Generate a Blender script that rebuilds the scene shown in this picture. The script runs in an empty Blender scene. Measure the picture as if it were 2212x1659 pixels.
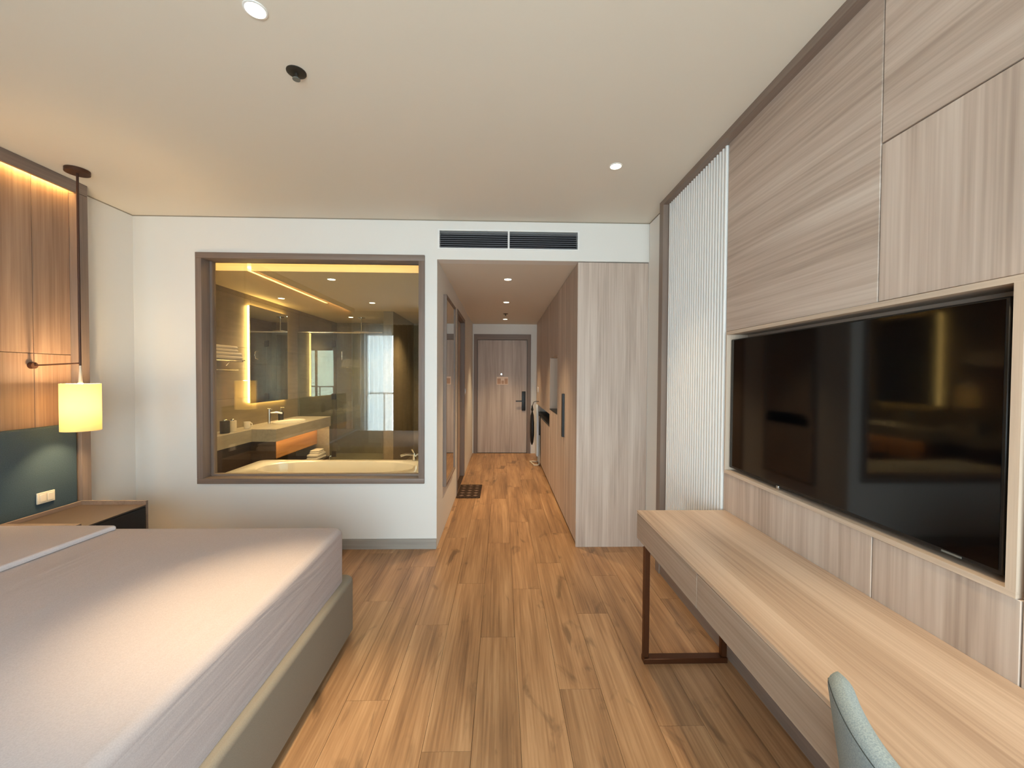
import bpy, bmesh, math, random
from mathutils import Vector, Matrix
random.seed(7)
sc = bpy.context.scene
COL = sc.collection

# ------------------------------------------------------------------ camera
F_PX, W_PX = 880.0, 2212.0
yaw, pitch, roll = math.atan(23 / F_PX), math.atan(17.5 / F_PX), 0.006
fw = Vector((math.sin(yaw) * math.cos(pitch), math.cos(yaw) * math.cos(pitch), -math.sin(pitch)))
rt = fw.cross(Vector((0, 0, 1))).normalized()
up = rt.cross(fw)
R_ = rt * math.cos(roll) + up * math.sin(roll)
U_ = up * math.cos(roll) - rt * math.sin(roll)
cam_d = bpy.data.cameras.new('camera')
cam_d.sensor_width = 36.0
cam_d.lens = 36.0 * F_PX / W_PX
cam_d.clip_start = 0.05
cam = bpy.data.objects.new('camera', cam_d)
cam.matrix_world = Matrix(((R_.x, U_.x, -fw.x, 0), (R_.y, U_.y, -fw.y, 0), (R_.z, U_.z, -fw.z, 1.48), (0, 0, 0, 1)))
COL.objects.link(cam)
sc.camera = cam

# ------------------------------------------------------------------ world, exposure
world = bpy.data.worlds.new('sky')
world.use_nodes = True
bg = world.node_tree.nodes['Background']
bg.inputs['Color'].default_value = (0.79, 0.91, 1.03, 1)
bg.inputs['Strength'].default_value = 9.6
sc.world = world
sc.view_settings.view_transform = 'Standard'
sc.view_settings.look = 'None'
sc.view_settings.exposure = 0.6
sc.view_settings.gamma = 1.0
sc.view_settings.use_curve_mapping = False
sc.cycles.use_denoising = True
sc.cycles.sample_clamp_indirect = 6.0
sc.cycles.max_bounces = 12
sc.cycles.diffuse_bounces = 6
sc.cycles.transparent_max_bounces = 16

# daylight sampling portal in the balcony window opening
pd = bpy.data.lights.new('window_portal', 'AREA')
pd.shape = 'RECTANGLE'; pd.size = 3.98; pd.size_y = 2.34
pd.cycles.is_portal = True
po = bpy.data.objects.new('window_portal', pd)
po.location = (-0.85, -1.29, 1.19)
po.rotation_euler = (math.radians(90), 0, 0)
COL.objects.link(po)

DOWN_BED, DOWN_HALL, DOWN_BATH = 72.0, 90.0, 74.0

# ------------------------------------------------------------------ materials
def nt(name):
    m = bpy.data.materials.new(name); m.use_nodes = True
    t = m.node_tree
    return m, t, t.nodes['Principled BSDF'], t.nodes['Material Output']

def lin(c):
    return tuple(((v / 255 + 0.055) / 1.055) ** 2.4 if v / 255 > 0.04045 else v / 255 / 12.92 for v in c) + (1,)

def plain(name, c, rough=0.6, metal=0.0, spec=0.5, coat=0.0):
    m, t, b, o = nt(name)
    b.inputs['Base Color'].default_value = lin(c)
    b.inputs['Roughness'].default_value = rough
    b.inputs['Metallic'].default_value = metal
    b.inputs['Specular IOR Level'].default_value = spec
    b.inputs['Coat Weight'].default_value = coat
    return m

def paint(name, c, rough=0.75):
    """wall paint with a faint mottled relief"""
    m, t, b, o = nt(name)
    tc = t.nodes.new('ShaderNodeTexCoord')
    n = t.nodes.new('ShaderNodeTexNoise'); n.inputs['Scale'].default_value = 60; n.inputs['Detail'].default_value = 3
    bp = t.nodes.new('ShaderNodeBump'); bp.inputs['Strength'].default_value = 0.05; bp.inputs['Distance'].default_value = 0.002
    t.links.new(tc.outputs['Object'], n.inputs['Vector'])
    t.links.new(n.outputs['Fac'], bp.inputs['Height'])
    t.links.new(bp.outputs['Normal'], b.inputs['Normal'])
    b.inputs['Base Color'].default_value = lin(c)
    b.inputs['Roughness'].default_value = rough
    return m

def emit(name, c, s):
    m, t, b, o = nt(name)
    e = t.nodes.new('ShaderNodeEmission')
    e.inputs['Color'].default_value = c + (1,); e.inputs['Strength'].default_value = s
    t.links.new(e.outputs[0], o.inputs['Surface'])
    return m

def wood(name, dark, mid, light, axis, rough=0.5, across=13.0, along=0.7, vary=0.08, knots=0.0, spec=0.4):
    m, t, b, o = nt(name)
    N = t.nodes.new; L = t.links.new
    tc = N('ShaderNodeTexCoord'); oi = N('ShaderNodeObjectInfo')
    mul = N('ShaderNodeMath'); mul.operation = 'MULTIPLY'; mul.inputs[1].default_value = 53.0
    L(oi.outputs['Random'], mul.inputs[0])
    add = N('ShaderNodeVectorMath'); add.operation = 'ADD'
    L(tc.outputs['Object'], add.inputs[0]); L(mul.outputs[0], add.inputs[1])
    s = [across] * 3; s['XYZ'.index(axis)] = along
    mp = N('ShaderNodeMapping'); mp.inputs['Scale'].default_value = s
    L(add.outputs[0], mp.inputs['Vector'])
    n1 = N('ShaderNodeTexNoise'); n1.inputs['Scale'].default_value = 1.0; n1.inputs['Detail'].default_value = 5
    n1.inputs['Roughness'].default_value = 0.62; n1.inputs['Distortion'].default_value = 0.35
    L(mp.outputs[0], n1.inputs['Vector'])
    s2 = [across * 9] * 3; s2['XYZ'.index(axis)] = along * 2.5
    mp2 = N('ShaderNodeMapping'); mp2.inputs['Scale'].default_value = s2
    L(add.outputs[0], mp2.inputs['Vector'])
    n2 = N('ShaderNodeTexNoise'); n2.inputs['Scale'].default_value = 1.0; n2.inputs['Detail'].default_value = 2
    L(mp2.outputs[0], n2.inputs['Vector'])
    mixf = N('ShaderNodeMix'); mixf.data_type = 'FLOAT'; mixf.inputs[0].default_value = 0.34
    L(n1.outputs['Fac'], mixf.inputs[2]); L(n2.outputs['Fac'], mixf.inputs[3])
    cr = N('ShaderNodeValToRGB')
    cr.color_ramp.elements[0].position = 0.30; cr.color_ramp.elements[0].color = lin(dark)
    cr.color_ramp.elements[1].position = 0.70; cr.color_ramp.elements[1].color = lin(light)
    e = cr.color_ramp.elements.new(0.5); e.color = lin(mid)
    L(mixf.outputs[0], cr.inputs[0])
    col = cr.outputs[0]
    if knots:
        s3 = [5.5] * 3; s3['XYZ'.index(axis)] = 2.0
        mp3 = N('ShaderNodeMapping'); mp3.inputs['Scale'].default_value = s3
        L(add.outputs[0], mp3.inputs['Vector'])
        n3 = N('ShaderNodeTexNoise'); n3.inputs['Scale'].default_value = 1.3; n3.inputs['Detail'].default_value = 4
        n3.inputs['Distortion'].default_value = 1.2
        L(mp3.outputs[0], n3.inputs['Vector'])
        kr = N('ShaderNodeValToRGB')
        kr.color_ramp.elements[0].position = 0.29; kr.color_ramp.elements[0].color = (1, 1, 1, 1)
        kr.color_ramp.elements[1].position = 0.40; kr.color_ramp.elements[1].color = (0, 0, 0, 1)
        L(n3.outputs['Fac'], kr.inputs[0])
        km = N('ShaderNodeMath'); km.operation = 'MULTIPLY'; km.inputs[1].default_value = knots
        L(kr.outputs[0], km.inputs[0])
        mk = N('ShaderNodeMix'); mk.data_type = 'RGBA'
        L(km.outputs[0], mk.inputs[0]); L(col, mk.inputs[6])
        mk.inputs[7].default_value = lin(tuple(v * 0.55 for v in dark))
        col = mk.outputs[2]
    # per-board tone
    mr = N('ShaderNodeMapRange'); mr.inputs[3].default_value = 1 - vary; mr.inputs[4].default_value = 1 + vary
    L(oi.outputs['Random'], mr.inputs[0])
    hs = N('ShaderNodeHueSaturation')
    L(mr.outputs[0], hs.inputs['Value']); L(col, hs.inputs['Color'])
    L(hs.outputs[0], b.inputs['Base Color'])
    bp = N('ShaderNodeBump'); bp.inputs['Strength'].default_value = 0.08; bp.inputs['Distance'].default_value = 0.002
    L(mixf.outputs[0], bp.inputs['Height']); L(bp.outputs[0], b.inputs['Normal'])
    b.inputs['Roughness'].default_value = rough
    b.inputs['Specular IOR Level'].default_value = spec
    return m

def fabric(name, c1, c2, scale=250, rough=0.9, bump=0.25, wrinkle=None, sheen=0.0):
    m, t, b, o = nt(name)
    N = t.nodes.new; L = t.links.new
    tc = N('ShaderNodeTexCoord')
    n = N('ShaderNodeTexNoise'); n.inputs['Scale'].default_value = scale; n.inputs['Detail'].default_value = 2
    L(tc.outputs['Object'], n.inputs['Vector'])
    cr = N('ShaderNodeValToRGB')
    cr.color_ramp.elements[0].position = 0.35; cr.color_ramp.elements[0].color = lin(c1)
    cr.color_ramp.elements[1].position = 0.65; cr.color_ramp.elements[1].color = lin(c2)
    L(n.outputs['Fac'], cr.inputs[0]); L(cr.outputs[0], b.inputs['Base Color'])
    bp = N('ShaderNodeBump'); bp.inputs['Strength'].default_value = bump; bp.inputs['Distance'].default_value = 0.001
    L(n.outputs['Fac'], bp.inputs['Height'])
    last = bp
    if wrinkle:
        mp = N('ShaderNodeMapping'); mp.inputs['Scale'].default_value = wrinkle
        L(tc.outputs['Object'], mp.inputs['Vector'])
        w = N('ShaderNodeTexNoise'); w.inputs['Scale'].default_value = 1.0; w.inputs['Detail'].default_value = 3
        w.inputs['Distortion'].default_value = 0.6
        L(mp.outputs[0], w.inputs['Vector'])
        b2 = N('ShaderNodeBump'); b2.inputs['Strength'].default_value = 0.35; b2.inputs['Distance'].default_value = 0.02
        L(w.outputs['Fac'], b2.inputs['Height']); L(bp.outputs[0], b2.inputs['Normal'])
        last = b2
    L(last.outputs[0], b.inputs['Normal'])
    b.inputs['Roughness'].default_value = rough
    b.inputs['Specular IOR Level'].default_value = 0.2
    b.inputs['Sheen Weight'].default_value = sheen
    return m

def glass(name, tint=(0.93, 0.96, 0.94), ior=1.5):
    m, t, b, o = nt(name)
    N = t.nodes.new; L = t.links.new
    tr = N('ShaderNodeBsdfTransparent'); tr.inputs[0].default_value = tint + (1,)
    gl = N('ShaderNodeBsdfGlossy'); gl.inputs['Roughness'].default_value = 0.0
    gl.inputs['Color'].default_value = (1, 1, 1, 1)
    fr = N('ShaderNodeFresnel')
    # thin pane: the same reflectance entering and leaving (no total internal reflection)
    ge = N('ShaderNodeNewGeometry'); mr = N('ShaderNodeMapRange')
    mr.inputs[3].default_value = ior; mr.inputs[4].default_value = 1.0 / ior
    L(ge.outputs['Backfacing'], mr.inputs[0]); L(mr.outputs[0], fr.inputs['IOR'])
    mx = N('ShaderNodeMixShader')
    L(fr.outputs[0], mx.inputs[0]); L(tr.outputs[0], mx.inputs[1]); L(gl.outputs[0], mx.inputs[2])
    L(mx.outputs[0], o.inputs['Surface'])
    return m

def sheer(name, c, open_=0.55):
    m = translucent(name, c, 0.7); t = m.node_tree; o = t.nodes['Material Output']
    prev = o.inputs['Surface'].links[0].from_socket
    tr = t.nodes.new('ShaderNodeBsdfTransparent'); mx = t.nodes.new('ShaderNodeMixShader')
    mx.inputs[0].default_value = open_
    t.links.new(prev, mx.inputs[1]); t.links.new(tr.outputs[0], mx.inputs[2]); t.links.new(mx.outputs[0], o.inputs['Surface'])
    return m

def translucent(name, c, w=0.6):
    m, t, b, o = nt(name)
    N = t.nodes.new; L = t.links.new
    d = N('ShaderNodeBsdfDiffuse'); d.inputs[0].default_value = lin(c)
    tr = N('ShaderNodeBsdfTranslucent'); tr.inputs[0].default_value = lin(c)
    mx = N('ShaderNodeMixShader'); mx.inputs[0].default_value = w
    L(d.outputs[0], mx.inputs[1]); L(tr.outputs[0], mx.inputs[2]); L(mx.outputs[0], o.inputs['Surface'])
    return m

M = {}
M['ceiling'] = paint('ceiling_paint', (222, 214, 200))
M['wall'] = paint('wall_paint', (226, 223, 217))
M['white'] = plain('white_lacquer', (232, 231, 228), 0.45)
TA = ((155, 136, 122), (188, 170, 156), (212, 197, 184))
M['taupe_z'] = wood('taupe_laminate_vertical', *TA, 'Z', across=9, along=0.5)
M['taupe_y'] = wood('taupe_laminate_long', *TA, 'Y', across=9, along=0.5)
M['brown_z'] = wood('brown_laminate_vertical', (118, 92, 74), (150, 122, 102), (174, 147, 125), 'Z', across=9, along=0.5)
M['front_shade_y'] = wood('desk_front_shaded_laminate', (128, 108, 92), (152, 132, 115), (172, 152, 135), 'Y', across=12, along=0.5, vary=0.03)  # darker laminate: the shade on the desk front is put into its colour
M['base_x'] = wood('grey_baseboard', (140, 134, 126), (158, 152, 144), (172, 167, 160), 'X', vary=0.02)
M['taupe_x'] = wood('taupe_laminate_cross', *TA, 'X')
LT = ((176, 156, 138), (196, 176, 156), (208, 190, 172))
M['lip_y'] = wood('pale_lipping_long', *LT, 'Y', across=20, vary=0.03)
M['lip_z'] = wood('pale_lipping_vertical', *LT, 'Z', across=20, vary=0.03)
M['trim'] = wood('taupe_trim', (112, 96, 86), (128, 111, 100), (140, 124, 112), 'Y', vary=0.03)
M['trim_z'] = wood('taupe_trim_vertical', (112, 96, 86), (128, 111, 100), (140, 124, 112), 'Z', vary=0.03)
M['trim_x'] = wood('taupe_trim_cross', (112, 96, 86), (128, 111, 100), (140, 124, 112), 'X', vary=0.03)
DK = ((158, 132, 110), (190, 165, 142), (212, 190, 168))
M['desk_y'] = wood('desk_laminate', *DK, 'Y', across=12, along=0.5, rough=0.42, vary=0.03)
M['floor'] = wood('oak_plank', (114, 82, 56), (162, 123, 86), (196, 157, 116), 'Y', across=11, along=0.8, rough=0.38, vary=0.11, knots=0.5, spec=0.45)
M['subfloor'] = plain('dark_joint', (60, 40, 26), 0.8)
M['bronze'] = plain('bronze_metal', (92, 56, 34), 0.4, 0.75)
M['brown_metal'] = plain('brown_lamp_metal', (74, 46, 32), 0.45, 0.4)
M['black'] = plain('black_matte', (14, 14, 15), 0.45)
M['louvre'] = plain('louvre_metal', (140, 141, 150), 0.35, 0.3)
M['gap_shade'] = plain('ceiling_joint_shade', (150, 140, 124), 0.8)  # grey-brown strip colour standing in for shade at the ceiling edge
M['dark_grey'] = plain('dark_grey_metal', (58, 54, 48), 0.5, 0.5)
M['tv_screen'] = plain('tv_screen', (3, 3, 4), 0.06, 0, 0.5)
M['tv_case'] = plain('tv_case', (10, 10, 11), 0.35)
M['chrome'] = plain('chrome', (225, 225, 225), 0.12, 1.0)
M['mirror'] = plain('mirror_silver', (235, 238, 236), 0.01, 1.0)
M['glass'] = glass('window_glass')
M['glass_in'] = glass('bathroom_pane_glass', (0.92, 0.92, 0.86), 1.75)
M['glass_sh'] = glass('shower_glass', (0.88, 0.93, 0.90), 1.6)
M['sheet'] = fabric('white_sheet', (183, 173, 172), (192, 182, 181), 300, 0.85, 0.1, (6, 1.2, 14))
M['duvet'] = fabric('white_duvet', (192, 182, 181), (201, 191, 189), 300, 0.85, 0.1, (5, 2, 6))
M['bed_base'] = fabric('taupe_leatherette', (134, 127, 115), (142, 135, 123), 400, 0.55, 0.06)
M['headboard'] = fabric('teal_grey_fabric', (54, 70, 80), (66, 83, 93), 260)
M['chair'] = fabric('grey_green_fabric', (132, 148, 154), (160, 173, 176), 420)
M['seam'] = plain('dark_seam', (58, 64, 64), 0.9)
M['dark_wood'] = wood('dark_wood', (44, 33, 27), (60, 47, 38), (74, 59, 48), 'Y')
M['tray'] = plain('nightstand_tray', (80, 67, 57), 0.5)
M['tile'] = wood('bathroom_tile', (120, 107, 86), (134, 121, 98), (146, 133, 110), 'Y', across=3, along=1.2, rough=0.4, vary=0.05)
M['grout'] = plain('tile_grout', (86, 76, 62), 0.8)
M['stone'] = wood('counter_stone', (150, 140, 126), (168, 158, 142), (182, 173, 158), 'Y', across=4, along=2, rough=0.3, vary=0.02)
M['bath_ceiling'] = paint('bathroom_ceiling_paint', (214, 200, 172))
M['porcelain'] = plain('porcelain', (236, 230, 218), 0.15, 0, 0.5)
M['towel'] = fabric('white_towel', (222, 218, 212), (236, 233, 228), 180, 0.95, 0.4)
M['amber_wood'] = wood('honey_wood', (170, 118, 70), (196, 142, 90), (214, 164, 112), 'Y', across=16)
M['led'] = emit('warm_led', (1.0, 0.58, 0.17), 70.0)
M['led_mirror'] = emit('mirror_led', (1.0, 0.66, 0.22), 16.0)
M['led_soft'] = emit('warm_led_soft', (1.0, 0.65, 0.26), 15.0)
M['lens'] = emit('downlight_lens', (1.0, 0.86, 0.60), 10.0)
M['shade'] = translucent('lamp_shade_fabric', (252, 240, 206), 0.78)
M['sheer'] = sheer('sheer_curtain', (228, 232, 234))
M['curtain'] = fabric('beige_blackout', (120, 110, 96), (134, 124, 110), 200)
M['sign'] = plain('sign_paper', (226, 200, 176), 0.5)
M['sign_ink'] = plain('sign_ink', (186, 146, 118), 0.6)
M['concrete'] = plain('balcony_concrete', (190, 186, 178), 0.85)
M['cream'] = plain('cream_plastic', (218, 206, 184), 0.45)
M['mat'] = fabric('door_mat_pile', (38, 28, 22), (74, 56, 44), 60, 0.95, 0.6)
M['mat_light'] = plain('door_mat_pattern', (112, 90, 74), 0.95)
M['iron_cover'] = fabric('iron_board_cover', (196, 206, 214), (212, 220, 226), 200)
M['grey_metal'] = plain('grey_metal', (120, 122, 118), 0.45, 0.4)

# ------------------------------------------------------------------ mesh helpers
class MB:
    def __init__(s): s.bm = bmesh.new()
    def box(s, x0, x1, y0, y1, z0, z1, r=0.0, seg=2):
        x0, x1 = min(x0, x1), max(x0, x1); y0, y1 = min(y0, y1), max(y0, y1); z0, z1 = min(z0, z1), max(z0, z1)
        b = bmesh.new()
        bmesh.ops.create_cube(b, size=1)
        for v in b.verts:
            v.co = Vector(((x0 + x1) / 2 + v.co.x * (x1 - x0), (y0 + y1) / 2 + v.co.y * (y1 - y0), (z0 + z1) / 2 + v.co.z * (z1 - z0)))
        if r > 0:
            bmesh.ops.bevel(b, geom=b.edges[:], offset=r, segments=seg, profile=0.5, affect='EDGES')
        s.join(b); return s
    def join(s, b):
        tmp = bpy.data.meshes.new('tmp'); b.to_mesh(tmp); b.free(); s.bm.from_mesh(tmp); bpy.data.meshes.remove(tmp)
    def ring(s, pts):
        return [s.bm.verts.new(p) for p in pts]
    def bridge(s, a, b, close=True):
        n = len(a)
        for i in range(n if close else n - 1):
            j = (i + 1) % n
            s.bm.faces.new((a[i], a[j], b[j], b[i]))
    def cap(s, a, flip=False):
        s.bm.faces.new(a[::-1] if flip else a)
    def cyl(s, p0, p1, r0, r1=None, n=20, caps=True):
        r1 = r0 if r1 is None else r1
        p0, p1 = Vector(p0), Vector(p1); d = (p1 - p0).normalized()
        a = d.orthogonal().normalized(); b = d.cross(a)
        A = s.ring([p0 + (a * math.cos(t) + b * math.sin(t)) * r0 for t in [2 * math.pi * i / n for i in range(n)]])
        B = s.ring([p1 + (a * math.cos(t) + b * math.sin(t)) * r1 for t in [2 * math.pi * i / n for i in range(n)]])
        s.bridge(A, B)
        if caps: s.cap(A, True); s.cap(B)
        return s
    def lathe(s, cx, cy, prof, n=28, capb=True, capt=True):
        rs = [s.ring([(cx + r * math.cos(2 * math.pi * i / n), cy + r * math.sin(2 * math.pi * i / n), z) for i in range(n)]) for r, z in prof]
        for a, b in zip(rs, rs[1:]): s.bridge(a, b)
        if capb: s.cap(rs[0], True)
        if capt: s.cap(rs[-1])
        return s
    def tube(s, pts, r, n=10):
        pts = [Vector(p) for p in pts]; prev = None
        for i, p in enumerate(pts):
            d = (pts[min(i + 1, len(pts) - 1)] - pts[max(i - 1, 0)]).normalized()
            if prev is None: a = d.orthogonal().normalized()
            else: a = (A0 - d * A0.dot(d)).normalized()
            A0 = a; b = d.cross(a)
            rg = s.ring([p + (a * math.cos(2 * math.pi * k / n) + b * math.sin(2 * math.pi * k / n)) * r for k in range(n)])
            if prev: s.bridge(prev, rg)
            else: s.cap(rg, True)
            prev = rg
        s.cap(prev); return s
    def prism(s, poly, axis, a0, a1):
        """poly: 2D points extruded along axis"""
        def P(u, v, w):
            return {'X': (w, u, v), 'Y': (u, w, v), 'Z': (u, v, w)}[axis]
        A = s.ring([P(u, v, a0) for u, v in poly]); B = s.ring([P(u, v, a1) for u, v in poly])
        s.bridge(A, B); s.cap(A, True); s.cap(B); return s
    def build(s, name, mat, parent=None, smooth=False, origin=None):
        bm = s.bm
        bmesh.ops.recalc_face_normals(bm, faces=bm.faces[:])
        xs = [v.co for v in bm.verts]
        mn = Vector((min(c.x for c in xs), min(c.y for c in xs), min(c.z for c in xs)))
        mx = Vector((max(c.x for c in xs), max(c.y for c in xs), max(c.z for c in xs)))
        o_ = Vector(origin) if origin else Vector(((mn.x + mx.x) / 2, (mn.y + mx.y) / 2, mn.z))
        for v in bm.verts: v.co -= o_
        me = bpy.data.meshes.new(name); bm.to_mesh(me); bm.free()
        if smooth:
            for p in me.polygons: p.use_smooth = True
            me.set_sharp_from_angle(angle=math.radians(42))
        me.materials.append(M[mat] if isinstance(mat, str) else mat)
        ob = bpy.data.objects.new(name, me); COL.objects.link(ob)
        put(ob, o_, parent)
        return ob

WORLD = {}
def put(ob, loc, parent):
    loc = Vector(loc)
    if parent is not None:
        ob.parent = parent
        ob.location = loc - WORLD[parent.name]
    else:
        ob.location = loc
    WORLD[ob.name] = loc

def tag(o, label=None, cat=None, group=None, kind=None):
    if label: o['label'] = label
    if cat: o['category'] = cat
    if group: o['group'] = group
    if kind: o['kind'] = kind
    return o

def thing(name, loc, label, cat, group=None, kind=None):
    o = bpy.data.objects.new(name, None); COL.objects.link(o)
    o.empty_display_size = 0.1
    put(o, loc, None)
    return tag(o, label, cat, group, kind)

def box(name, mat, parent, x0, x1, y0, y1, z0, z1, r=0.0, seg=2, smooth=None):
    return MB().box(x0, x1, y0, y1, z0, z1, r, seg).build(name, mat, parent, smooth=(r > 0) if smooth is None else smooth)

def struct(name, mat, boxes, label, cat):
    m = MB()
    for b in boxes: m.box(*b)
    return tag(m.build(name, mat), label, cat, kind='structure')

# ------------------------------------------------------------------ dimensions (metres)
YB = 3.475      # far wall of the bedroom
YG = 3.60       # its bathroom side
ZC = 2.79       # bedroom ceiling
ZH = 2.46       # corridor ceiling
YD = 7.76       # entrance wall
XL = -3.055     # left wall
XW = 1.235      # face of the wooden television wall
YW = -1.3       # balcony wall behind the camera

# ------------------------------------------------------------------ floor with planks
fl = struct('floor', 'subfloor', [(-3.1, 1.36, YW, YB, -0.06, -0.012), (-0.66, 1.36, YB, YD, -0.06, -0.012), (-0.655, -0.548, 5.03, 6.06, -0.012, 0.0), (-0.66, 1.5, YD, YD + 0.2, -0.06, 0.0)],
            'warm brown oak plank floor of the room and corridor', 'floor')
pw, pl, gap = 0.196, 1.30, 0.0016
full_mesh = None
def plank(x0, x1, y0, y1):
    global full_mesh
    full = abs(x1 - x0 - pw) < 1e-4 and abs(y1 - y0 - pl) < 1e-4
    if full and full_mesh:
        ob = bpy.data.objects.new('plank', full_mesh); COL.objects.link(ob)
        put(ob, ((x0 + x1) / 2, (y0 + y1) / 2, -0.012), fl)
        return
    ob = MB().box(x0 + gap / 2, x1 - gap / 2, y0 + gap / 2, y1 - gap / 2, -0.012, 0.0).build('plank', 'floor', fl)
    if full: full_mesh = ob.data
x = -3.055 + 0.009
edge0 = -0.11
k0 = math.floor((-3.05 - edge0) / pw)
cols = [edge0 + pw * k for k in range(k0, 9)]
offs = [0.0, 0.52, 0.91, 0.22, 0.70, 1.10, 0.38, 0.86, 0.12, 0.60]
for i, cx in enumerate(cols):
    x0, x1 = max(cx, -3.05), min(cx + pw, 1.255)
    if x1 - x0 < 0.01: continue
    k = round((cx - edge0) / pw)
    start = 2.28 - pl * 4 + (offs[k % 10] if k else 0)
    y = start
    while y < YD:
        segs = [(max(y, YW), min(y + pl, YD))]
        a, b = segs[0]
        xa, xb = x0, x1
        if b - a > 0.01:
            if b > YB + 0.01 and xa < -0.547:      # clip at the corridor wall
                if xb > -0.547 + 0.01:
                    plank(-0.547, xb, max(a, YB), b)
                if a < YB - 0.01: plank(xa, xb, a, YB)
            else:
                if b > YB and xa > 0.66: b = min(b, YB + 0.02)
                if b > YB and xb > 0.68: 
                    if a < YB: plank(xa, xb, a, b)
                    elif xa < 0.66: plank(xa, 0.68, a, b)
                elif b - a > 0.01: plank(xa, xb, a, b)
        y += pl
tag(MB().box(-3.1, -0.66, YG, YD, -0.06, 0.0).build('floor_bathroom', 'tile'), 'brown tiled bathroom floor behind the bathtub', 'floor', kind='structure')

# ------------------------------------------------------------------ ceilings
struct('ceiling', 'ceiling', [(-3.25, 1.5, YW - 0.12, YD + 0.35, ZC, ZC + 0.1)], 'off-white bedroom ceiling', 'ceiling')
struct('ceiling_corridor', 'ceiling', [(-0.66, 1.36, YG, YD + 0.1, ZH, ZH + 0.1)], 'lower beige corridor ceiling with small downlights', 'ceiling')

# ------------------------------------------------------------------ bedroom walls
WX0, WX1, WZ0, WZ1 = -2.54, -0.65, 0.56, 2.49      # bathroom window, outside of its frame
wb = struct('wall_back', 'wall', [
    (XL - 0.1, WX0, YB, YG, 0, ZC), (WX1, -0.547, YB, YG, 0, ZC),
    (WX0, WX1, YB, YG, 0, WZ0), (WX0, WX1, YB, YG, WZ1, ZC),
    (-0.547, -0.53, YB, YG, ZH, ZC), (-0.53, 0.645, YB, YG, ZH, 2.555), (-0.53, 0.645, YB, YG, 2.705, ZC), (0.645, 1.36, YB, YG, ZH, ZC)],
    'white far wall with the bathroom window and the bulkhead over the corridor', 'wall')
struct('wall_left', 'wall', [(XL - 0.1, XL, YW, YB, 0, ZC)], 'white left wall behind the headboard panelling', 'wall')
wr = struct('wall_right', 'wall', [(1.36, 1.46, YW, YB, 0, ZC), (1.26, 1.36, 3.07, YB, 0, ZC)], 'right wall carrying the wooden television panelling', 'wall')
GX0, GX1, GZ1 = -2.84, 1.14, 2.36
struct('wall_front', 'wall', [(XL - 0.1, GX0, YW - 0.12, YW, 0, ZC), (GX1, 1.46, YW - 0.12, YW, 0, ZC), (GX0, GX1, YW - 0.12, YW, GZ1, ZC)],
       'white wall around the balcony window', 'wall')
struct('baseboard_back', 'base_x', [(-3.055, -0.547, YB - 0.014, YB, 0, 0.085)], 'grey-brown baseboard under the bathroom window', 'baseboard')

struct('painted_shadow_line', 'gap_shade', [(XL, 1.26, YB - 0.004, YB - 0.0002, ZC - 0.007, ZC), (XL + 0.0002, XL + 0.004, 2.957, YB - 0.004, ZC - 0.007, ZC), (1.256, 1.2598, 3.076, YB - 0.004, ZC - 0.007, ZC)],
       'thin strip painted as the shadow line where the walls meet the ceiling', 'trim')
# ------------------------------------------------------------------ corridor walls
struct('wall_corridor', 'wall', [(-0.65, -0.547, YG, 5.03, 0, ZH), (-0.65, -0.547, 6.06, YD, 0, ZH), (-0.65, -0.547, 5.03, 6.06, 2.30, ZH)],
       'cream left wall of the corridor', 'wall')
struct('wall_entrance', 'wall', [(-0.66, -0.526, YD, YD + 0.12, 0, ZH), (0.561, 1.5, YD, YD + 0.12, 0, ZC), (-0.526, 0.561, YD, YD + 0.12, 2.27, ZC), (-3.25, 1.5, YD + 0.125, YD + 0.2, -0.06, ZC)],
       'white wall around the entrance door', 'wall')
struct('wall_corridor_right', 'wall', [(1.27, 1.5, YG, YD, -0.06, ZC), (1.259, 1.5, YB, YG, -0.06, ZC - 0.001)], 'wall behind the built-in cabinets', 'wall')

# ------------------------------------------------------------------ bathroom window (inner pane to the bathroom)
w1 = thing('window_1', ((WX0 + WX1) / 2, YB, WZ0), 'large square interior window into the bathroom with taupe frame', 'window', kind='structure')
fy0, fy1, ft = YB - 0.02, YG + 0.005, 0.05
box('window_frame', 'trim_x', w1, WX0, WX1, fy0, fy1, WZ1 - ft, WZ1, 0.003)
box('window_frame', 'trim_x', w1, WX0, WX1, fy0, fy1, WZ0, WZ0 + 0.045, 0.003)
box('window_frame', 'trim_z', w1, WX0, WX0 + ft, fy0, fy1, WZ0 + 0.045, WZ1 - ft, 0.003)
box('window_frame', 'trim_z', w1, WX1 - ft, WX1, fy0, fy1, WZ0 + 0.045, WZ1 - ft, 0.003)
box('window_bead', 'trim_z', w1, WX0 + ft, WX0 + ft + 0.02, 3.555, 3.60, WZ0 + 0.045, WZ1 - ft)
box('window_bead', 'trim_z', w1, WX1 - ft - 0.012, WX1 - ft, 3.555, 3.60, WZ0 + 0.045, WZ1 - ft)
box('window_bead', 'trim_x', w1, WX0 + ft + 0.02, WX1 - ft - 0.012, 3.555, 3.60, WZ0 + 0.045, WZ0 + 0.06)
box('pane', 'glass_in', w1, WX0 + ft + 0.02, WX1 - ft - 0.012, 3.572, 3.582, WZ0 + 0.06, WZ1 - ft)

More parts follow.
